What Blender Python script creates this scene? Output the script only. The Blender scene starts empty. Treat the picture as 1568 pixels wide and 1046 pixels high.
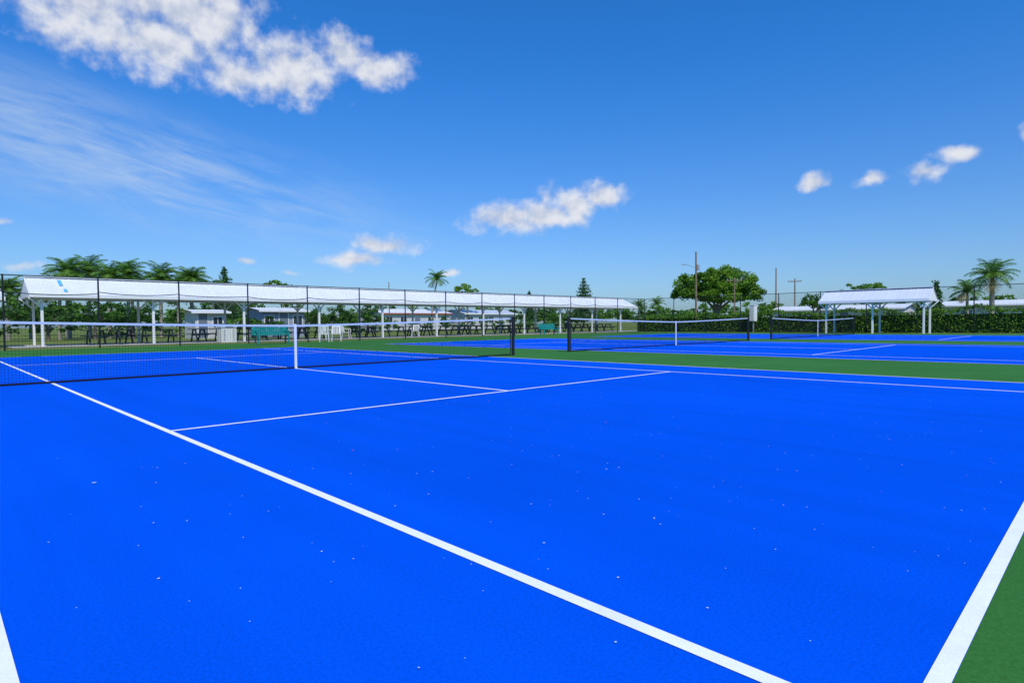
import bpy, math, random
from mathutils import Vector, Matrix
random.seed(7)
scene = bpy.context.scene
R = math.radians

# ------------------------------------------------------------------ materials
def mat(name, col, rough=0.7, spec=0.3, metal=0.0, var=0.0, vscale=3.0, bump=0.0, bscale=60.0, col2=None, trans=0.0, detail=4.0, grain=0.0, gscale=60.0, stretch=None):
    m = bpy.data.materials.new(name); m.use_nodes = True
    nt = m.node_tree; b = nt.nodes['Principled BSDF']
    b.inputs['Base Color'].default_value = (*col, 1)
    b.inputs['Roughness'].default_value = rough
    b.inputs['Specular IOR Level'].default_value = spec
    b.inputs['Metallic'].default_value = metal
    tc = nt.nodes.new('ShaderNodeTexCoord'); colout = None
    def layer(prev, amt, scale, det, st=None):
        n = nt.nodes.new('ShaderNodeTexNoise'); n.inputs['Scale'].default_value = scale
        n.inputs['Detail'].default_value = det; n.inputs['Roughness'].default_value = 0.6
        src = tc.outputs['Object']
        if st:
            mp = nt.nodes.new('ShaderNodeMapping'); mp.inputs['Scale'].default_value = st
            nt.links.new(src, mp.inputs['Vector']); src = mp.outputs[0]
        nt.links.new(src, n.inputs['Vector'])
        r = nt.nodes.new('ShaderNodeMapRange'); r.inputs['From Min'].default_value = 0.3; r.inputs['From Max'].default_value = 0.7
        r.inputs['To Min'].default_value = 1-amt; r.inputs['To Max'].default_value = 1+amt
        nt.links.new(n.outputs['Fac'], r.inputs['Value'])
        v = nt.nodes.new('ShaderNodeVectorMath'); v.operation = 'SCALE'
        nt.links.new(prev, v.inputs[0]); nt.links.new(r.outputs['Result'], v.inputs['Scale'])
        return v.outputs[0]
    if var > 0 or col2 is not None:
        n = nt.nodes.new('ShaderNodeTexNoise'); n.inputs['Scale'].default_value = vscale
        n.inputs['Detail'].default_value = detail; n.inputs['Roughness'].default_value = 0.6
        nt.links.new(tc.outputs['Object'], n.inputs['Vector'])
        r = nt.nodes.new('ShaderNodeMapRange')
        r.inputs['From Min'].default_value = 0.3; r.inputs['From Max'].default_value = 0.7
        nt.links.new(n.outputs['Fac'], r.inputs['Value'])
        mx = nt.nodes.new('ShaderNodeMix'); mx.data_type = 'RGBA'
        c2 = col2 if col2 is not None else tuple(min(1, c*(1+var)) for c in col)
        c1 = col if col2 is not None else tuple(c*(1-var) for c in col)
        mx.inputs[6].default_value = (*c1, 1); mx.inputs[7].default_value = (*c2, 1)
        nt.links.new(r.outputs['Result'], mx.inputs[0])
        colout = mx.outputs[2]
        if grain > 0: colout = layer(colout, grain, gscale, 2)
        if stretch: colout = layer(colout, stretch[0], 1.0, 5, stretch[1])
        nt.links.new(colout, b.inputs['Base Color'])
    if bump > 0:
        n2 = nt.nodes.new('ShaderNodeTexNoise'); n2.inputs['Scale'].default_value = bscale
        n2.inputs['Detail'].default_value = 3
        nt.links.new(tc.outputs['Object'], n2.inputs['Vector'])
        bp = nt.nodes.new('ShaderNodeBump'); bp.inputs['Strength'].default_value = bump
        bp.inputs['Distance'].default_value = 0.01
        nt.links.new(n2.outputs['Fac'], bp.inputs['Height'])
        nt.links.new(bp.outputs['Normal'], b.inputs['Normal'])
    if trans > 0:
        t = nt.nodes.new('ShaderNodeBsdfTranslucent')
        if colout: nt.links.new(colout, t.inputs['Color'])
        else: t.inputs['Color'].default_value = (*col, 1)
        ms = nt.nodes.new('ShaderNodeMixShader'); ms.inputs[0].default_value = trans
        nt.links.new(b.outputs[0], ms.inputs[1]); nt.links.new(t.outputs[0], ms.inputs[2])
        nt.links.new(ms.outputs[0], nt.nodes['Material Output'].inputs['Surface'])
    return m

M_blue = mat('court_blue_acrylic', (0.0002, 0.080, 0.62), 0.9, 0.015, var=0.10, vscale=0.22, bump=0.25, bscale=300, detail=10, grain=.13, gscale=90, stretch=(.07,(2.2,.12,1)))
M_green = mat('court_green_acrylic', (0.036, 0.155, 0.032), 0.9, 0.06, var=0.12, vscale=0.5, bump=0.25, bscale=300, detail=10, grain=.16, gscale=90, stretch=(.06,(.12,2.2,1)))
M_line = mat('line_paint', (0.78, 0.79, 0.78), 0.7, 0.2, var=0.06, vscale=6, bump=0.2, bscale=300, detail=8, grain=.05, gscale=120)
M_grass = mat('lawn', (0.10, 0.17, 0.03), 0.9, 0.1, col2=(0.19, 0.21, 0.055), vscale=0.3, bump=0.6, bscale=20, detail=8)
M_conc = mat('concrete', (0.42, 0.41, 0.38), 0.85, 0.2, var=0.1, vscale=1.5)
M_black = mat('black_vinyl', (0.012, 0.014, 0.014), 0.5, 0.3)
M_netc = mat('black_cord', (0.01, 0.011, 0.013), 0.8, 0.1)
M_band = mat('white_webbing', (0.44, 0.53, 0.68), 0.8, 0.2)
M_strap = mat('white_strap', (0.66, 0.69, 0.74), 0.8, 0.2)
M_screen = mat('windscreen_fabric', (0.03, 0.05, 0.05), 0.8, 0.2)
M_white = mat('white_paint', (0.80, 0.80, 0.79), 0.5, 0.3, var=0.03, vscale=2)
M_roof = mat('white_metal_roof', (0.74, 0.75, 0.77), 0.45, 0.35, var=0.04, vscale=0.8)
M_roofb = mat('grey_metal_roof', (0.56, 0.60, 0.66), 0.4, 0.4, var=0.06, vscale=0.8)
M_tarp = mat('blue_patch', (0.10, 0.45, 0.76), 0.6, 0.3)
M_teal = mat('teal_plastic', (0.01, 0.25, 0.23), 0.5, 0.4, var=0.08, vscale=5)
M_plast = mat('white_plastic', (0.75, 0.74, 0.70), 0.4, 0.4)
M_dark = mat('dark_green_paint', (0.014, 0.028, 0.034), 0.5, 0.3)
M_wall = mat('stucco_wall', (0.58, 0.57, 0.55), 0.85, 0.2, var=0.05, vscale=2)
M_wall2 = mat('grey_wall', (0.30, 0.34, 0.41), 0.8, 0.2, var=0.05, vscale=2)
M_glass = mat('window_glass', (0.03, 0.04, 0.05), 0.12, 0.5)
M_door = mat('grey_door', (0.16, 0.19, 0.23), 0.5, 0.3)
M_red = mat('terracotta_trim', (0.42, 0.09, 0.06), 0.7, 0.2)
M_wood = mat('weathered_wood', (0.20, 0.15, 0.11), 0.85, 0.2, var=0.2, vscale=6)
M_bark = mat('bark', (0.16, 0.13, 0.10), 0.9, 0.1, var=0.25, vscale=5)
M_palmbark = mat('palm_bark', (0.30, 0.27, 0.22), 0.9, 0.1, var=0.2, vscale=4)
M_leafA = mat('leaf_bright', (0.12, 0.28, 0.022), 0.6, 0.2, col2=(0.22, 0.38, 0.04), vscale=0.9, trans=0.4)
M_leafB = mat('leaf_mid', (0.065, 0.19, 0.018), 0.6, 0.2, col2=(0.13, 0.27, 0.03), vscale=0.9, trans=0.35)
M_leafC = mat('leaf_dark', (0.032, 0.105, 0.014), 0.6, 0.2, col2=(0.07, 0.17, 0.022), vscale=0.9, trans=0.3)
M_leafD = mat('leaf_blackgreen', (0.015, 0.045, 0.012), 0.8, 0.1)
M_palm = mat('palm_frond', (0.06, 0.18, 0.022), 0.45, 0.35, col2=(0.16, 0.30, 0.04), vscale=1.2, trans=0.35)
M_palmd = mat('palm_frond_dry', (0.20, 0.16, 0.05), 0.7, 0.2)
M_pine = mat('pine_needles', (0.03, 0.10, 0.028), 0.7, 0.2, col2=(0.07, 0.17, 0.04), vscale=1.5, trans=0.2)
M_alu = mat('galvanised', (0.45, 0.46, 0.48), 0.4, 0.4, metal=0.6)
M_deb = mat('debris_white', (0.60, 0.68, 0.78), 0.8, 0.1)
M_debr = mat('debris_red', (0.55, 0.10, 0.05), 0.8, 0.1)

# ------------------------------------------------------------------ mesh builder
class MB:
    def __init__(s): s.v = []; s.f = []; s.m = []; s.mats = []
    def mi(s, m):
        if m not in s.mats: s.mats.append(m)
        return s.mats.index(m)
    def quad(s, a, b, c, d, m):
        n = len(s.v); s.v += [tuple(a), tuple(b), tuple(c), tuple(d)]; s.f.append((n, n+1, n+2, n+3)); s.m.append(s.mi(m))
    def poly(s, pts, m):
        n = len(s.v); s.v += [tuple(p) for p in pts]; s.f.append(tuple(range(n, n+len(pts)))); s.m.append(s.mi(m))
    def box(s, x0, x1, y0, y1, z0, z1, m):
        n = len(s.v); k = s.mi(m)
        s.v += [(x0,y0,z0),(x1,y0,z0),(x1,y1,z0),(x0,y1,z0),(x0,y0,z1),(x1,y0,z1),(x1,y1,z1),(x0,y1,z1)]
        for f in ((0,3,2,1),(4,5,6,7),(0,1,5,4),(1,2,6,5),(2,3,7,6),(3,0,4,7)):
            s.f.append(tuple(n+i for i in f)); s.m.append(k)
    def rod(s, p, q, r, m, r2=None, n=6, cap=True, seg=1):
        p = Vector(p); q = Vector(q); r2 = r if r2 is None else r2
        d = (q-p).normalized(); a = Vector((0,0,1)) if abs(d.z) < .9 else Vector((1,0,0))
        u = d.cross(a).normalized(); w = d.cross(u); b = len(s.v); k = s.mi(m)
        for g in range(seg+1):
            c = p.lerp(q, g/seg); rr = r+(r2-r)*g/seg
            for i in range(n):
                t = 2*math.pi*(i+.5)/n; s.v.append(tuple(c+u*(math.cos(t)*rr)+w*(math.sin(t)*rr)))
        for g in range(seg):
            o = b+g*n
            for i in range(n):
                j = (i+1) % n; s.f.append((o+i, o+j, o+n+j, o+n+i)); s.m.append(k)
        if cap:
            s.f.append(tuple(b+i for i in range(n))[::-1]); s.m.append(k)
            s.f.append(tuple(b+seg*n+i for i in range(n))); s.m.append(k)
    def beam(s, p, q, w, h, m):
        """box-section bar from p to q: w horizontal, h in the other direction"""
        p = Vector(p); q = Vector(q); d = (q-p).normalized()
        a = Vector((0,0,1)) if abs(d.z) < .95 else Vector((0,1,0))
        u = d.cross(a).normalized()*(w/2); v = u.cross(d).normalized()*(h/2); b = len(s.v); k = s.mi(m)
        for c in (p, q):
            for su, sv in ((-1,-1),(1,-1),(1,1),(-1,1)): s.v.append(tuple(c+u*su+v*sv))
        for f in ((0,1,5,4),(1,2,6,5),(2,3,7,6),(3,0,4,7),(3,2,1,0),(4,5,6,7)):
            s.f.append(tuple(b+i for i in f)); s.m.append(k)
    def leaf(s, c, size, m, up=0.3):
        a = Vector((random.gauss(0,1), random.gauss(0,1), random.gauss(0,1)+up)).normalized()
        t = a.cross(Vector((random.gauss(0,1), random.gauss(0,1), random.gauss(0,1)))).normalized(); w = a.cross(t)
        l = size*random.uniform(.6, 1.3); c = Vector(c)
        s.quad(c-t*l*.5, c+w*l*.28, c+t*l*.5, c-w*l*.28, m)
    def obj(s, name, parent=None, loc=(0,0,0), rot=0.0, smooth=False):
        me = bpy.data.meshes.new(name); me.from_pydata(s.v, [], s.f)
        for m in s.mats: me.materials.append(m)
        me.polygons.foreach_set('material_index', s.m)
        if smooth: me.polygons.foreach_set('use_smooth', [True]*len(s.f))
        me.update()
        o = bpy.data.objects.new(name, me); scene.collection.objects.link(o)
        o.location = loc; o.rotation_euler = (0, 0, rot)
        if parent: o.parent = parent
        return o
def empty(name, loc=(0,0,0), rot=0.0):
    o = bpy.data.objects.new(name, None); scene.collection.objects.link(o)
    o.location = loc; o.rotation_euler = (0,0,rot); o.empty_display_size = .3
    return o

# ------------------------------------------------------------------ ground
b = MB(); b.quad((-1500,-1500,-.03),(1500,-1500,-.03),(1500,1500,-.03),(-1500,1500,-.03), M_grass); b.obj('grass_ground')
b = MB()
b.box(-14, 41.2, -18.2, 19.0, -.10, -.004, M_green); b.obj('court_surround')
b = MB(); b.box(-2.6, 49.5, 23.4, 28.6, -.10, -.008, M_conc); b.obj('concrete_walkway')

XC = [0.0, 15.23, 30.54]
def court(cx):
    e = empty('tennis_court', (cx,0,0))
    c = MB(); c.quad((-5.485,-11.885,0),(5.485,-11.885,0),(5.485,11.885,0),(-5.485,11.885,0), M_blue); c.obj('blue_playing_surface', e)
    l = MB(); z = .003; w = .05
    def rect(x0,x1,y0,y1): l.quad((x0,y0,z),(x1,y0,z),(x1,y1,z),(x0,y1,z), M_line)
    for x in (-5.485, 5.435): rect(x, x+w, -11.885+w, 11.885-w)
    for y in (-11.885, 11.835): rect(-5.485, 5.485, y, y+w)
    for x in (-4.115, 4.065): rect(x, x+w, -11.835, 11.835)
    for y in (-6.425, 6.375): rect(-4.065, 4.065, y, y+w)
    rect(-.025, .025, -6.375, 6.375)
    rect(-.025, .025, -11.835, -11.735); rect(-.025, .025, 11.735, 11.835)
    l.obj('line_markings', e)
for cx in XC: court(cx)

def net(cx):
    e = empty('tennis_net', (cx,0,0))
    zt = lambda x: .914+(1.055-.914)*(abs(x)/6.4)**1.25
    m = MB(); L = 6.32; s = .045; n = int(L/s)
    r = .0017
    for i in range(-n, n+1):
        x = i*s; m.rod((x,0,.02),(x,0,zt(x)-.03), r, M_netc, n=3, cap=False, seg=2)
    rows = 20
    xs = [ -L+2*L*i/40 for i in range(41)]
    for j in range(1, rows+1):
        t = j/rows
        for a, c in zip(xs[:-1], xs[1:]):
            m.rod((a,0,.02+t*(zt(a)-.05)),(c,0,.02+t*(zt(c)-.05)), r, M_netc, n=3, cap=False)
    m.obj('mesh', e)
    m = MB()
    for a, c in zip(xs[:-1], xs[1:]):
        m.beam((a,0,zt(a)-.02),(c,0,zt(c)-.02), .016, .040, M_band)
    m.box(-.025,.025,-.012,.012,.0,.93, M_strap)
    m.obj('headband_and_strap', e)
    m = MB(); 
    for a, c in zip(xs[:-1], xs[1:]): m.beam((a,0,.02),(c,0,.02), .012, .03, M_netc)
    for sx in (-1, 1):
        m.rod((sx*6.4,0,-.02),(sx*6.4,0,1.07), .042, M_black, n=14)
        m.rod((sx*6.4,0,1.07),(sx*6.4,0,1.09), .048, M_black, n=14)
        m.rod((sx*6.30,0,.01),(sx*6.30,0,1.04), .016, M_black, n=8)
        m.rod((sx*6.4,0,1.03),(sx*6.2,0,zt(6.2)-.01), .006, M_black)
    m.box(-6.52,-6.44,-.05,.05,.72,.92, M_black)
    m.rod((-6.48,-.05,.82),(-6.48,-.14,.82), .012, M_black)
    m.obj('posts_and_winch', e)
for cx in XC: net(cx)

# debris flecks on court
b = MB()
def fleck(x, y, r, m, z=.006):
    k = random.randint(4,6); a0 = random.random()*6
    b.poly([(x+math.cos(a0+6.283*i/k)*r*random.uniform(.6,1.2), y+math.sin(a0+6.283*i/k)*r*random.uniform(.5,1.1), z) for i in range(k)], m)
for i in range(620):
    x = random.uniform(-5.3, 5.3); y = -11.8+abs(random.gauss(0,1))*3.0
    if y > -.3: continue
    k_ = .6+.25*(y+11.8)
    fleck(x, y, random.choice((.0018,.0022,.003,.0035,.0045))*min(1.2,k_+.3), M_deb)
for i in range(9):
    cx_, cy_ = random.uniform(-3.8,3), random.uniform(-11,-8.5)
    for j in range(random.randint(4,8)): fleck(cx_+random.gauss(0,.2), cy_+random.gauss(0,.2), random.choice((.002,.003,.004)), M_deb)
for x,y in ((-4.9,-8.0),): fleck(x,y,.014,M_deb)
for x,y in ((-.9,-7.0),(-3.4,-8.3),(-1.2,-8.9),(-.9,-5.2),(-1.7,-6.2)): fleck(x,y,.012,M_debr)
b.obj('court_debris')

# ------------------------------------------------------------------ chain-link fences
def fence(name, p0, p1, first, spacing, H=3.05, screen=False):
    p0 = Vector(p0); p1 = Vector(p1); L = (p1-p0).length; d = (p1-p0)/L
    P = lambda s, z, o=0: (p0.x+d.x*s - d.y*o, p0.y+d.y*s + d.x*o, z)
    e = empty(name)
    m = MB(); s = first; ps = []
    while s < L+.01:
        m.rod(P(s,-.05), P(s,H+.03), .034, M_black, n=10); ps.append(s); s += spacing
    m.rod(P(0,H), P(L,H), .022, M_black, n=8, seg=20)
    m.rod(P(0,.06), P(L,.06), .008, M_black, n=6, seg=20)
    m.obj('posts_and_rails', e)
    m = MB(); st = .072; h = H-.05; k = -h
    while k < L:
        for sg in (1, -1):
            a, c = k, k+h; za, zc = .05, H
            if a < 0: za = .05-a; a = 0
            if c > L: zc = H-(c-L); c = L
            if za < zc-.01:
                sgm = max(1, int((zc-za)/.34))
                if sg == 1: m.rod(P(a,za,.003), P(c,zc,.003), .0017, M_black, n=3, cap=False, seg=sgm)
                else: m.rod(P(a,H+.05-za,-.003), P(c,H+.05-zc,-.003), .0017, M_black, n=3, cap=False, seg=sgm)
        k += st
    m.obj('chain_link_mesh', e)
    if screen:
        m = MB()
        for a, c in zip(ps[:-1], ps[1:]):
            sag = random.uniform(.04,.12); N = 8; z0 = 2.40+random.uniform(-.04,.04)
            f = lambda t: z0-sag*4*t*(1-t)
            for i in range(N):
                t0, t1 = i/N, (i+1)/N
                m.rod(P(a+(c-a)*t0, f(t0), -.05), P(a+(c-a)*t1, f(t1), -.05), .018, M_screen, n=6)
        m.obj('rolled_windscreen', e)
YF, XF = 19.50, 42.92
fence('chain_link_fence', (.026-3.22*5, YF, 0), (XF, YF, 0), 0, 3.22, screen=True)
fence('chain_link_fence', (XF, YF, 0), (XF, -19, 0), 0.0, 3.1)

# ------------------------------------------------------------------ shelters
def shelter(name, x0, x1, ye, yr, yb, ze, zr, px, roofm, patches=False, rib=.6, post=.11):
    e = empty(name, (x0,0,0)); L = x1-x0
    def zs(y): return ze+(zr-ze)*((y-ye)/(yr-ye)) if y <= yr else ze+(zr-ze)*((yb-y)/(yb-yr))
    m = MB(); t = .05
    for ya, yc in ((ye, yr), (yr, yb)):
        za, zc = zs(ya), zs(yc)
        m.quad((0,ya,za),(L,ya,za),(L,yc,zc),(0,yc,zc), roofm)
        m.quad((0,ya,za-t),(0,yc,zc-t),(L,yc,zc-t),(L,ya,za-t), M_white)
        x = 0.02
        while x < L:
            m.beam((x,ya,za+.010),(x,yc,zc+.010), .03, .018, roofm); x += rib
    m.beam((0,yr,zr+.045),(L,yr,zr+.045), .30, .03, roofm)
    m.box(-.02,L+.02,ye-.03,ye-.004,ze-.15,ze+.015, M_white)
    m.box(-.02,L+.02,yb+.004,yb+.03,ze-.15,ze+.015, M_white)
    if patches:
        for (xa,xb,ta,tb) in ((1.28,1.44,.5,.85),(1.38,1.52,.14,.30)):
            y0_, y1_ = ye+(yr-ye)*ta, ye+(yr-ye)*tb
            m.quad((xa,y0_,zs(y0_)+.036),(xb,y0_,zs(y0_)+.036),(xb,y1_,zs(y1_)+.036),(xa,y1_,zs(y1_)+.036), M_tarp)
    m.obj('roof', e)
    m = MB()
    for xg in (.03, L-.05):   # gable infill
        m.poly([(xg,ye+.05,ze-.12),(xg,yb-.05,ze-.12),(xg,yb-.05,ze-.06),(xg,yr,zr-.07),(xg,ye+.05,ze-.06)], M_white)
    m.obj('gable_panels', e)
    m = MB(); yp0, yp1 = ye+.45, yb-.45
    zb = zs(yp0)-.16
    for yy in (yp0, yp1): m.beam((.1,yy,zb-.08),(L-.1,yy,zb-.08), .12, .2, M_white)
    for x in px:
        for yy in (yp0, yp1):
            m.box(x-post/2,x+post/2,yy-post/2,yy+post/2,-.01,zb-.18, M_white)
            for sg in (-1, 1):
                m.beam((x+sg*.06,yy,zb-.62),(x+sg*.5,yy,zb-.18), .07, .07, M_white)
        m.beam((x,yp0+.06,zb-.09),(x,yp1-.06,zb-.09), .09, .14, M_white)
        m.beam((x,(yp0+yp1)/2,zb-.02),(x,yr,zr-.1), .08, .08, M_white)
    m.obj('posts_and_beams', e)
    return e
shelter('picnic_shelter', -1.9, 48.6, 24, 26, 28, 2.5, 3.4, [.5+4.75*i for i in range(11)], M_roof, patches=True)
shelter('picnic_shelter', -15, -2.75, 24.5, 26.5, 28.5, 2.35, 2.75, [.6,4.2,7.8,11.4], M_roof)
e = shelter('shade_shelter', 0, 6.5, -1.3, 0, 1.3, 2.22, 2.95, [.35, 3.25, 6.15], M_roofb, rib=.4, post=.10)
e.location = (40.9, -3.5, 0); e.rotation_euler = (0,0,R(90))

# ------------------------------------------------------------------ furniture
def picnic_table(x, y, rot=0, m_=None):
    m_ = m_ or M_dark; m = MB()
    for i in range(4): m.box(-.9,.9,-.36+i*.185,-.36+i*.185+.165,.72,.76, m_)
    for s in (-1,1):
        for k in range(2): m.box(-.9,.9, s*.70-.13+k*.14, s*.70-.13+k*.14+.12,.43,.465, m_)
        for xx in (-.65,.65):
            m.beam((xx,s*.25,.71),(xx,s*.62,.0), .06,.09, m_)
    for xx in (-.65,.65):
        m.beam((xx+.07,-.78,.40),(xx+.07,.78,.40), .05,.07, m_)
        m.beam((xx,-.34,.69),(xx,.34,.69), .05,.05, m_)
    m.obj('picnic_table', loc=(x,y,0), rot=rot)
xx = 1.2
k = 0
while xx < 47:
    picnic_table(xx, 25.2 + .1*(k%3), rot=random.uniform(-.08,.08)); 
    if k % 2 == 0: picnic_table(xx+.9, 27.0, rot=random.uniform(-.08,.08))
    xx += 2.55; k += 1
for x in (-5.5,-8.3): picnic_table(x, 26.4)

def park_bench(x, y, rot, m_=M_teal, w=1.8):
    m = MB(); h = w/2
    for i in range(4): m.box(-h,h,-.22+i*.115,-.22+i*.115+.098,.42,.455, m_)
    for i in range(4):
        z = .50+i*.095; yy = .25+.03*i
        m.beam((-h,yy,z),(h,yy,z), .03,.08, m_)
    for s in (-1,1):
        xx = s*(h-.15)
        m.beam((xx,-.19,-.01),(xx,-.19,.42), .06,.06, m_)
        m.beam((xx,.20,-.01),(xx,.22,.45), .06,.06, m_)
        m.beam((xx,.22,.45),(xx,.37,.86), .05,.05, m_)
        m.beam((xx,-.2,.39),(xx,.2,.39), .05,.05, m_)
        m.beam((xx,-.2,.42),(xx,-.2,.62), .045,.045, m_)
        m.beam((xx,-.24,.64),(xx,.28,.64), .06,.035, m_)
    m.obj('park_bench', loc=(x,y,0), rot=rot)
park_bench(6.9, 17.6, 0)
park_bench(28.6, 18.6, 0)

def plastic_chair(x, y, rot):
    m = MB()
    for sx in (-1,1):
        m.rod((sx*.24,-.24,0),(sx*.22,-.20,.42), .022, M_plast)
        m.rod((sx*.24,.26,0),(sx*.21,.20,.42), .022, M_plast)
        m.rod((sx*.21,.20,.42),(sx*.22,.30,.84), .022, M_plast)
        m.beam((sx*.26,-.22,.64),(sx*.26,.27,.66), .06,.025, M_plast)
        m.rod((sx*.24,-.22,.42),(sx*.26,-.2,.64), .02, M_plast)
    m.box(-.23,.23,-.23,.22,.405,.43, M_plast)
    for i in range(5):
        xx = -.17+i*.085; m.beam((xx,.225,.45),(xx,.30,.82), .045,.015, M_plast)
    m.beam((-.22,.305,.84),(.22,.305,.84), .025,.07, M_plast)
    m.obj('plastic_chair', loc=(x,y,-.004), rot=rot)
plastic_chair(9.9, 18.0, 2.6); plastic_chair(10.75, 18.3, -.5); plastic_chair(10.35, 18.7, .3)
plastic_chair(14.6, 24.1, .8); plastic_chair(20.3, 24.3, -.8)

def storage_bin(x, y):
    m = MB(); m.box(-.4,.4,-.35,.35,0,.85, M_plast); m.box(-.44,.44,-.39,.39,.853,.95, M_plast)
    m.box(-.2,.2,-.41,-.392,.87,.9, M_alu)
    for xx in (-.25,.25): m.box(xx-.02,xx+.02,-.365,-.352,.1,.75, M_wall2)
    m.obj('storage_bin', loc=(x,y,-.02))
storage_bin(6.6, 23.0)

# ------------------------------------------------------------------ buildings
def house(name, x0, x1, y0, y1, h, hr, wallm, roofm, front='S', nwin=3, trim=None, door=None):
    e = empty(name, (x0,y0,-.03)); W = x1-x0; D = y1-y0
    m = MB(); m.box(0,W,0,D,0,h, wallm); m.obj('walls', e)
    m = MB(); o = .35
    if front == 'S':
        ym = D/2
        m.poly([(-o,-o,h+.01),(W+o,-o,h+.01),(W+o,ym,h+hr),(-o,ym,h+hr)], roofm); m.poly([(-o,ym,h+hr),(W+o,ym,h+hr),(W+o,D+o,h+.01),(-o,D+o,h+.01)], roofm)
        m.box(-o,W+o,-o-.03,-o-.004,h-.12,h+.03, trim or M_white)
        for xg in (0.0,W): m.poly([(xg,0,h+.002),(xg,D,h+.002),(xg,ym,h+hr-.04)], wallm)
    else:
        xm = W/2
        m.poly([(-o,-o,h+.01),(xm,-o,h+hr),(xm,D+o,h+hr),(-o,D+o,h+.01)], roofm); m.poly([(xm,-o,h+hr),(W+o,-o,h+.01),(W+o,D+o,h+.01),(xm,D+o,h+hr)], roofm)
        m.box(-o-.03,-o-.004,-o,D+o,h-.12,h+.03, trim or M_white)
        for yg in (0.0,D): m.poly([(0,yg,h+.002),(W,yg,h+.002),(xm,yg,h+hr-.04)], wallm)
    m.obj('roof', e)
    m = MB(); n = nwin; LL = W if front == 'S' else D
    for i in range(n):
        c = LL*(i+.5)/n; isd = (i == (door if door is not None else -1))
        a0, a1 = c-min(.5,LL/n*.3), c+min(.5,LL/n*.3); z0, z1 = (.05, 1.9) if isd else (h*.42, h*.80)
        g = M_door if isd else M_glass
        if front == 'S':
            m.box(a0-.06,a1+.06,-.03,-.002,z0-.05,z1+.06, M_white); m.box(a0,a1,-.04,-.031,z0,z1, g)
            if not isd: m.box(c-.02,c+.02,-.05,-.041,z0,z1, M_white)
        else:
            m.box(-.03,-.002,a0-.06,a1+.06,z0-.05,z1+.06, M_white); m.box(-.04,-.031,a0,a1,z0,z1, g)
            if not isd: m.box(-.05,-.041,c-.02,c+.02,z0,z1, M_white)
    m.obj('windows_and_doors', e)
house('utility_shed', 13.0, 16.4, 34, 37, 2.1, .25, M_wall2, M_roof, nwin=3, door=1)
house('utility_shed', 8.9, 11.0, 36, 38.5, 2.0, .2, M_wall, M_roof, nwin=2, door=0)
house('mobile_home', 40, 52, 60, 66, 2.5, .7, M_wall, M_roof, nwin=5, door=2, trim=M_red)
house('mobile_home', 55, 66, 60, 66, 2.5, .7, M_wall, M_roofb, nwin=5, door=3)
house('mobile_home', 76, 82, 6, 21, 2.3, .55, M_wall, M_roof, front='W', nwin=6, door=2)
house('mobile_home', 74, 80, -9, 3.5, 2.4, .55, M_wall, M_roof, front='W', nwin=5, door=3)
house('mobile_home', 70, 76, -24, -12, 2.4, .55, M_wall, M_roofb, front='W', nwin=5, door=1)

m = MB(); m.box(-.28,.28,-.2,.2,.9,2.2, M_white); m.box(-.31,.31,-.23,.23,2.203,2.25, M_white)
m.rod((0,0,-.03),(0,0,.9), .06, M_alu, n=8); m.box(-.292,-.282,-.14,.14,1.0,2.1, M_wall)
m.obj('electrical_cabinet', loc=(44.0, 9.6, 0))

def utility_pole(x, y, h, arm=True, lamp=False, ang=0.4, r=.14):
    m = MB(); m.rod((0,0,-.1),(0,0,h), r, M_wood, r2=r*.65, n=10)
    if arm:
        for zz in ((h-.5, h-1.5) if h > 7 else (h-.4,)):
            m.beam((-.9,.14,zz),(.9,.14,zz), .09,.11, M_wood)
            for xx in (-.8,-.4,.4,.8): m.rod((xx,.14,zz+.05),(xx,.14,zz+.24), .04, M_alu, n=6)
            m.beam((0,.14,zz-.5),(.5,.14,zz-.05), .03,.03, M_alu)
    if h > 9: m.rod((.26,0,h-2.3),(.26,0,h-1.6), .17, M_alu, n=10)
    if lamp:
        m.rod((0,0,h-2.0),(-1.2,0,h-1.5), .035, M_alu); m.box(-1.7,-1.15,-.12,.12,h-1.58,h-1.46, M_alu)
    m.obj('utility_pole', loc=(x,y,0), rot=ang)
utility_pole(62, 24.6, 9.4, arm=False, lamp=True, ang=-R(60))
utility_pole(63, 20.2, 6.1, arm=True, ang=-R(50), r=.10)
utility_pole(80, 22.2, 8.3, arm=False, ang=-R(60), r=.12)
utility_pole(82, 20.4, 6.8, arm=True, ang=-R(65), r=.12)
utility_pole(31.5, 45, 5.6, arm=False, r=.07)

# ------------------------------------------------------------------ vegetation
def rnd_dir():
    while True:
        v = Vector((random.uniform(-1,1),random.uniform(-1,1),random.uniform(-1,1)))
        if .05 < v.length < 1: return v.normalized()
def crown(m, lobes, n, leaf, mats, sub=26):
    tot = sum(l[3]*l[4]*l[5] for l in lobes)
    for (dx,dy,dz,rx,ry,rz) in lobes:
        k = max(5, int(sub)); per = int(n*(rx*ry*rz)/tot/k)
        for i in range(k):
            d = rnd_dir(); 
            if d.z < -.5: d.z *= .4
            q = random.uniform(.55,.95); c = Vector((dx+d.x*rx*q, dy+d.y*ry*q, dz+d.z*rz*q))
            cr = random.uniform(.20,.36); mt = random.choice(mats)
            for j in range(per):
                g = rnd_dir()*random.random()**.45
                m.leaf((c.x+g.x*rx*cr, c.y+g.y*ry*cr, c.z+g.z*rz*cr*.8), leaf, mt, up=.9)
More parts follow.
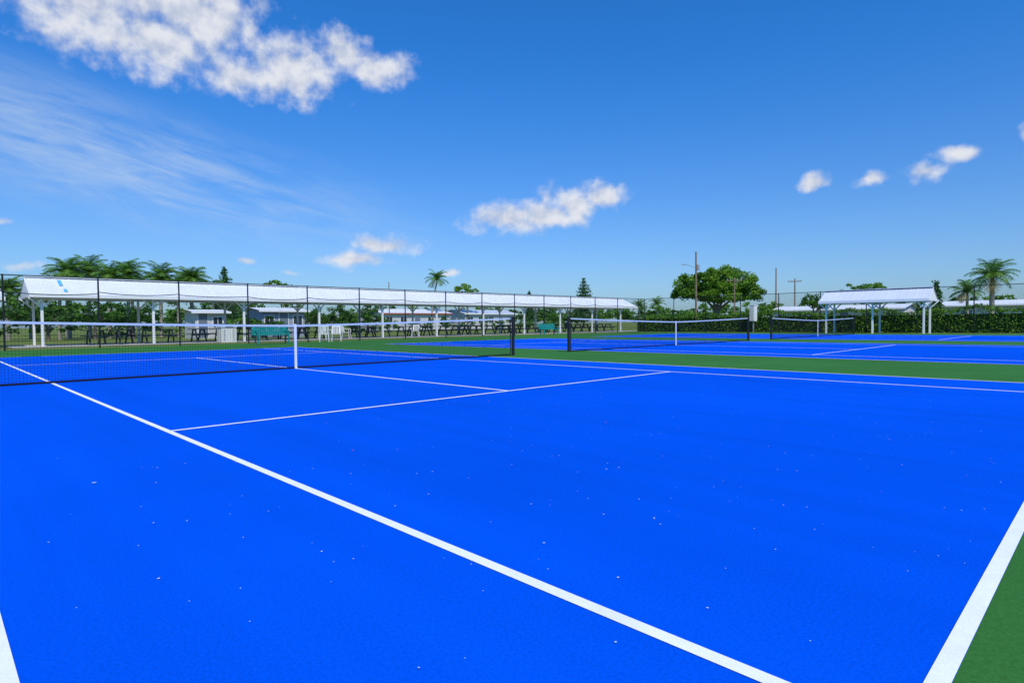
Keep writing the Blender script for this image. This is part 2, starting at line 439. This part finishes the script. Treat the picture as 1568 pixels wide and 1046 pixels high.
def tree(name, x, y, h, lobes, n=4000, leaf=.3, mats=(M_leafA,M_leafB,M_leafC), tr=.2, sub=26):
    m = MB(); zc = min(l[2] for l in lobes)
    m.rod((0,0,-.1),(0,0,zc*.55), tr, M_bark, r2=tr*.75, n=10)
    for l in lobes:
        m.rod((0,0,zc*.52),(l[0]*.7,l[1]*.7,l[2]), tr*.5, M_bark, r2=tr*.15, n=6)
        for k in range(4):
            d = rnd_dir(); m.rod((l[0]*.5,l[1]*.5,(l[2]+zc*.5)/2),(l[0]+d.x*l[3]*.7,l[1]+d.y*l[4]*.7,l[2]+abs(d.z)*l[5]*.5), tr*.18, M_bark, r2=tr*.06, n=5)
    crown(m, lobes, n, leaf, list(mats), sub)
    m.obj(name, loc=(x,y,0))

def palm(x, y, h, fl=2.0, nf=20, seg=8, tr=.14, name='palm_tree', lean=0.0):
    """h = height of crown base (top of trunk)"""
    m = MB(); N = 6; a = random.random()*6.28
    P = lambda t: Vector((math.cos(a)*lean*t*t, math.sin(a)*lean*t*t, h*t))
    for i in range(N):
        t0,t1 = i/N,(i+1)/N
        m.rod(P(t0),P(t1), tr*(1.15-.35*t0), M_palmbark, r2=tr*(1.15-.35*t1), n=9, cap=False)
    top = P(1); m.rod(top, top+Vector((0,0,.45)), tr*.75, M_palm, r2=tr*.3, n=8)
    top = top+Vector((0,0,.35))
    for i in range(nf):
        az = i*2.39996+random.uniform(-.2,.2); t = i/nf
        el = R(84-100*t+random.uniform(-8,8)); L = fl*random.uniform(.85,1.1)
        hd = Vector((math.cos(az),math.sin(az),0)); p = top.copy(); side = Vector((-hd.y,hd.x,0))
        mt = M_palmd if (t > .93 and random.random()<.6) else M_palm
        for k in range(seg):
            d = hd*math.cos(el)+Vector((0,0,math.sin(el))); q = p+d*(L/seg)
            m.rod(p,q,.02,mt,n=3,cap=False)
            wl = fl*.30*math.sin(math.pi*(.12+.80*(k+.5)/seg))
            for s in (-1,1):
                for o in (.0,.33,.66):
                    c = p.lerp(q,o); tip = c+side*s*wl*random.uniform(.8,1.1)+d*wl*.55-Vector((0,0,wl*random.uniform(.15,.45)))
                    m.quad(c-d*.034, c+d*.034, tip+d*.014, tip-d*.014, mt)
            p = q; el -= R(random.uniform(12,18)*(.4+.9*k/seg))
    m.obj(name, loc=(x,y,-.03))

def pine(x, y, h, rad, name='norfolk_pine_tree', tiers=12):
    m = MB(); m.rod((0,0,-.1),(0,0,h), .16, M_bark, r2=.02, n=8)
    for i in range(tiers):
        t = i/(tiers-1); z = h*(.22+.76*t); r = rad*(1-t)**.75+.12; nb = max(5,int(11*(1-t)+5))
        a0 = random.random()*6
        for j in range(nb):
            a = a0+6.283*j/nb+random.uniform(-.15,.15); rr = r*random.uniform(.8,1.08)
            e_ = Vector((math.cos(a)*rr, math.sin(a)*rr, z-.06*rr+.25*rr*t)); s_ = Vector((0,0,z))
            m.rod(s_, e_, .025, M_bark, n=3, cap=False)
            for k in range(int(22*rr)+10):
                tt = random.uniform(.15,1.05); c = s_.lerp(e_,tt)+Vector((random.gauss(0,.12),random.gauss(0,.12),random.gauss(.04,.16)))
                m.leaf(c, .28, M_pine, up=.4)
    m.obj(name, loc=(x,y,0))

# left palm cluster behind the shelter
for (x,y,h,f,l) in ((2.9,47,4.9,1.9,.2),(4.6,49,5.3,2.0,.2),(5.4,46,4.6,1.8,.1),(7.2,48,5.1,1.9,.1),(9.7,48,4.9,2.0,.1),
                    (12.0,47,4.8,1.9,.1),(12.9,50,4.5,2.0,.2),(-.8,48,3.4,1.7,.1),(.8,50,3.1,1.6,.1),(8.4,52,4.4,1.8,.1),(3.6,53,4.5,1.8,.1),(11.0,53,4.3,1.8,.1),
                    (6.2,50,3.9,1.8,.1),(10.6,46,3.8,1.7,.1),(2.0,45,3.5,1.7,.1),(13.8,47,3.8,1.7,.1)):
    palm(x,y,h,f,nf=26,lean=l)
palm(48.5, 60, 7.2, 2.1, lean=1.0, nf=20)
palm(78, 40, 3.4, 1.7, nf=16)
palm(73, 40, 3.0, 1.6, nf=16)
palm(60, -4.1, 4.2, 2.1, nf=26, tr=.2)
palm(66, -1.5, 3.2, 1.7, nf=18)
palm(61, -9.5, 3.2, 1.7, nf=18)
pine(19.3, 60, 7.4, 1.5); pine(84.4, 60, 9.3, 2.5, tiers=12); pine(69.5, 60, 6.2, .9); pine(70, 1.7, 4.6, .7, tiers=9)
tree('shade_tree', 26, 60, 6.5, [(-.9,0,5.4,1.4,1.3,.9),(.9,0,5.2,1.4,1.2,.9)], 1800, .28)
tree('shade_tree', 55.5, 60, 7.4, [(-.6,0,5.9,1.6,1.5,1.3),(1.0,0,5.5,1.4,1.4,1.1)], 3000, .28, mats=(M_leafA,M_leafA,M_leafB))
tree('banyan_tree', 80.0, 31.0, 9.1, [(-2.3,3.4,5.6,2.5,2.5,2.5),(-1.1,1.5,6.7,2.4,2.4,2.1),(0,-.7,6.8,2.7,2.7,2.4),(1.1,-2.9,6.3,2.6,2.6,2.5),(.3,-.3,4.7,3.2,4.6,1.9),(1.7,-4.2,5.0,2.0,2.1,2.1)], 44000, .34, mats=(M_leafA,M_leafA,M_leafA,M_leafB,M_leafB,M_leafC), tr=.45, sub=56)
tree('shade_tree', 65, 12.0, 4.2, [(0,.3,3.1,1.2,1.2,1.0),(0,-.7,2.6,1.0,1.0,.8)], 2200, .22, mats=(M_leafB,M_leafA,M_leafC))
tree('shade_tree', 90, 14, 6.4, [(0,1.3,5.1,1.6,1.8,1.0),(0,-1.0,5.2,1.6,1.9,1.0)], 3000, .28, mats=(M_leafA,M_leafB))
for (x,y,h) in ((-9,40,3.4),(-5.5,41,3.1),(-2.2,40,3.3),(.8,41,2.9),(3.4,40,3.2),(6.0,41,3.0),(12.0,33.2,1.7),(19.5,41,2.8),(23,42,3.1),(27,42,2.7)):
    tree('shade_tree', x, y, h, [(-.9,0,h*.55,1.3,1.2,h*.38),(.9,.2,h*.6,1.3,1.2,h*.36)], 1500, .26, mats=(M_leafB,M_leafC,M_leafC), tr=.12, sub=18)
# hedge beyond the right-hand fence
m = MB()
y = -19.0
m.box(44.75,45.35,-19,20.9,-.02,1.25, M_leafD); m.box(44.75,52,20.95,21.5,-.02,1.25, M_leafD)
while y < 21.4:
    hh = 1.60+.14*math.sin(y*.9)+.10*math.sin(y*2.3+1)+random.uniform(-.05,.08)
    mset = (M_leafA,M_leafA,M_leafB,M_leafB) if math.sin(y*1.7)+random.gauss(0,.5) > 0 else (M_leafA,M_leafB,M_leafC,M_leafC)
    for i in range(62):
        z = random.uniform(0,hh); xo = random.gauss(0,.09)
        if random.random() < .4: c = (45.05+random.uniform(-.5,.5), y+random.uniform(-.1,.1), hh-.1+random.gauss(0,.07))
        else: c = (44.62+xo, y+random.uniform(-.1,.1), z)
        m.leaf(c, .16, random.choice(mset), up=.6)
    y += .16
x = 45.0
while x < 53:
    for i in range(45): m.leaf((x+random.uniform(-.15,.15), 20.85+random.gauss(0,.1), random.uniform(0,1.6)), .17, random.choice((M_leafB,M_leafA,M_leafB)), up=.6)
    x += .25
m.obj('hedge')
# distant tree line
m = MB()
def clump(x,y,h,w):
    mt = random.choice(((M_leafB,M_leafC,M_leafC),(M_leafA,M_leafB,M_leafC),(M_leafB,M_leafC,M_leafB)))
    for q in range(3):
        crown(m, [(x+random.gauss(0,w*.5), y+random.gauss(0,w*.5), h*random.uniform(.40,.66), w*.75, w*.75, h*.36)], 330, .5, list(mt), sub=11)
x = -40
while x < 120:
    clump(x, 76+random.uniform(-3,3), random.uniform(3.4,5.2), random.uniform(2.2,3.6)); x += random.uniform(2.4,4.0)
y = 72
while y > -60:
    clump(100+random.uniform(-3,3), y, random.uniform(3.4,5.0), random.uniform(2.2,3.6)); y -= random.uniform(2.6,4.2)
m.obj('distant_treeline')
m = MB(); 
for (x0,x1,y0) in ((-20,30,43),(30,70,52)):
    x = x0
    while x < x1:
        crown(m, [(x, y0+random.uniform(-1,1), random.uniform(.6,1.0), 1.3, 1.0, random.uniform(.7,1.1))], 260, .28, [M_leafB,M_leafC], sub=9); x += random.uniform(1.6,3.2)
m.obj('garden_shrubs')

# ------------------------------------------------------------------ sun & sky
SAZ, SEL = 208.0, 52.0
sd = Vector((math.sin(R(SAZ))*math.cos(R(SEL)), math.cos(R(SAZ))*math.cos(R(SEL)), math.sin(R(SEL))))
sun = bpy.data.lights.new('sun','SUN'); sun.energy = 3.9; sun.angle = R(.53); sun.color = (1.0,.95,.88)
so = bpy.data.objects.new('sun', sun); scene.collection.objects.link(so)
so.rotation_euler = sd.to_track_quat('Z','Y').to_euler(); so.location = (0,-20,40)

w = bpy.data.worlds.new('World'); scene.world = w; w.use_nodes = True
w.cycles.sampling_method = 'MANUAL'; w.cycles.sample_map_resolution = 256
nt = w.node_tree; N = nt.nodes; Lk = nt.links
bg = N['Background']; bg.inputs['Strength'].default_value = .10
sky = N.new('ShaderNodeTexSky'); sky.sky_type = 'NISHITA'; sky.sun_disc = False
sky.sun_elevation = R(SEL); sky.sun_rotation = R(SAZ); sky.air_density = 1.0; sky.dust_density = .8; sky.ozone_density = 2.5
tc = N.new('ShaderNodeTexCoord')
def math_(op, a, b=None, c=None, clamp=False):
    n = N.new('ShaderNodeMath'); n.operation = op; n.use_clamp = clamp
    for i, v in enumerate((a,b,c)):
        if v is None: continue
        if isinstance(v,(int,float)): n.inputs[i].default_value = v
        else: Lk.new(v, n.inputs[i])
    return n.outputs[0]
def vmath(op, a, b=None):
    n = N.new('ShaderNodeVectorMath'); n.operation = op
    for i, v in enumerate((a,b)):
        if v is None: continue
        if isinstance(v,tuple): n.inputs[i].default_value = v
        else: Lk.new(v, n.inputs[i])
    return n.outputs['Value'] if op in ('LENGTH','DOT_PRODUCT') else n.outputs['Vector']
def comb(x,y,z=0.0):
    n = N.new('ShaderNodeCombineXYZ')
    for i,v in enumerate((x,y,z)):
        if isinstance(v,(int,float)): n.inputs[i].default_value = v
        else: Lk.new(v, n.inputs[i])
    return n.outputs[0]
def noise(vec, scale, detail, rough, dist=0.0):
    n = N.new('ShaderNodeTexNoise'); n.inputs['Scale'].default_value = scale; n.inputs['Detail'].default_value = detail
    n.inputs['Roughness'].default_value = rough; n.inputs['Distortion'].default_value = dist
    Lk.new(vec, n.inputs['Vector']); return n
def smooth(v, a, b, lo=0.0, hi=1.0):
    n = N.new('ShaderNodeMapRange'); n.interpolation_type = 'SMOOTHSTEP'
    n.inputs['From Min'].default_value = a; n.inputs['From Max'].default_value = b
    n.inputs['To Min'].default_value = lo; n.inputs['To Max'].default_value = hi
    Lk.new(v, n.inputs['Value']); return n.outputs['Result']
def cmix(fac, a, b, blend='MIX'):
    n = N.new('ShaderNodeMix'); n.data_type = 'RGBA'; n.blend_type = blend
    if isinstance(fac,(int,float)): n.inputs[0].default_value = fac
    else: Lk.new(fac, n.inputs[0])
    for i,v in ((6,a),(7,b)):
        if isinstance(v,tuple): n.inputs[i].default_value = (*v,1)
        else: Lk.new(v, n.inputs[i])
    return n.outputs[2]
sp = N.new('ShaderNodeSeparateXYZ'); Lk.new(tc.outputs['Generated'], sp.inputs[0])
az = math_('MULTIPLY', math_('ARCTAN2', sp.outputs[0], sp.outputs[1]), 57.2958)
el = math_('MULTIPLY', math_('ARCSINE', sp.outputs[2]), 57.2958)
ae = comb(az, el)
wn = noise(ae, .35, 2, .5)
warp = vmath('MULTIPLY', vmath('SUBTRACT', wn.outputs['Color'], (.5,.5,.5)), (2.2,1.3,0))
aw = vmath('ADD', ae, warp)
blobs = [ # azimuth, elevation, half width, half height (degrees), density
 (9.5,23.2,5.4,3.6,1),(17.2,24.6,6.8,3.8,1),(14.2,21.8,6.4,2.8,1),(25.0,21.6,4.4,3.3,1),(20.5,20.4,3.8,2.0,1),
 (29.3,23.2,2.8,2.1,1),(32.3,22.2,3.5,1.7,1),(44.3,9.7,4.6,1.6,1),(50.4,11.0,3.4,2.1,1),(53.3,11.6,2.5,1.5,1),(47.9,9.9,4.6,1.5,1),
 (32.6,7.4,4.2,1.1,.8),(29.9,5.9,3.6,1.0,.8),(71.0,11.4,2.2,1.0,.7),(75.2,11.2,1.6,.75,.6),(78.8,11.3,1.9,1.0,.7),(80.7,12.3,1.9,1.0,.7),
 (85,12.5,.9,1.2,.7),(4.4,7.8,2.0,.6,.2),(24.5,4.7,2.2,.6,.1),(38.9,4.8,1.9,.6,.1),(5.5,4.6,2.8,.8,.1),(20.6,5.5,1.7,.5,.1)]
field = None
for (a,e_,hw,hh,dn) in blobs:
    v = vmath('MULTIPLY', vmath('SUBTRACT', aw, (a,e_,0)), (1/hw,1/hh,0))
    r = math_('SUBTRACT', 1.0+(dn-1)*.45, vmath('LENGTH', v))
    field = r if field is None else math_('SMOOTH_MAX', field, r, .15)
field = math_('MAXIMUM', field, -1.0)
n1 = noise(ae, .50, 7, .55).outputs['Fac']
n2 = noise(vmath('ADD', ae, (-.25,.9,0)), .50, 3, .5).outputs['Fac']
dens = math_('ADD', field, math_('MULTIPLY', math_('SUBTRACT', n1, .5), 1.8))
alpha = smooth(dens, -.12, .80)
shade = math_('ADD', .72, math_('MULTIPLY', math_('SUBTRACT', n1, n2), 1.9))
cc = cmix(smooth(shade,.25,1.10), (5.2,5.8,7.2), (7.9,8.1,8.6))
t = math_('ADD', el, math_('MULTIPLY', az, .19))
cn = noise(comb(math_('MULTIPLY', az, .07), math_('MULTIPLY', t, .42)), 1.0, 5, .6, .7).outputs['Fac']
cf = noise(comb(math_('MULTIPLY', az, .20), math_('MULTIPLY', t, .9), 3.0), 1.0, 5, .62, .8).outputs['Fac']
reg = vmath('LENGTH', vmath('MULTIPLY', vmath('SUBTRACT', comb(az, t), (9.0,15.2,0)), (1/34.0,1/6.4,0)))
reg = smooth(reg, 1.0, .1)
ci = math_('MULTIPLY', smooth(math_('ADD', math_('MULTIPLY', cn, .6), math_('MULTIPLY', cf, .4)), .32, .68), reg)
ci = math_('MULTIPLY', ci, .58)
tintc = cmix(smooth(el, 0.0, 26.0), (.64,.93,1.36), (.215,.95,1.80))
skyc = cmix(1.0, sky.outputs[0], tintc, 'MULTIPLY')
mixc = cmix(ci, skyc, (5.4,6.7,8.3))
mixk = cmix(math_('MULTIPLY', alpha, .95), mixc, cc)
Lk.new(mixk, bg.inputs['Color'])

# ------------------------------------------------------------------ camera
cam = bpy.data.cameras.new('camera'); co = bpy.data.objects.new('camera', cam); scene.collection.objects.link(co)
yaw, pit, rol, f = .77582, -.03017, -.00927, 922.21
F = Vector((math.sin(yaw)*math.cos(pit), math.cos(yaw)*math.cos(pit), math.sin(pit)))
r0 = Vector((math.cos(yaw), -math.sin(yaw), 0)); u0 = r0.cross(F)
rt = r0*math.cos(rol)+u0*math.sin(rol); up = -r0*math.sin(rol)+u0*math.cos(rol)
mw = Matrix(((rt.x,up.x,-F.x,-5.59),(rt.y,up.y,-F.y,-12.175),(rt.z,up.z,-F.z,.9045),(0,0,0,1)))
co.matrix_world = mw
cam.sensor_width = 36; cam.lens = f/1568*36; cam.clip_end = 5000; cam.clip_start = .05
scene.camera = co
scene.view_settings.view_transform = 'Standard'; scene.view_settings.look = 'None'; scene.view_settings.exposure = 0; scene.view_settings.gamma = 1
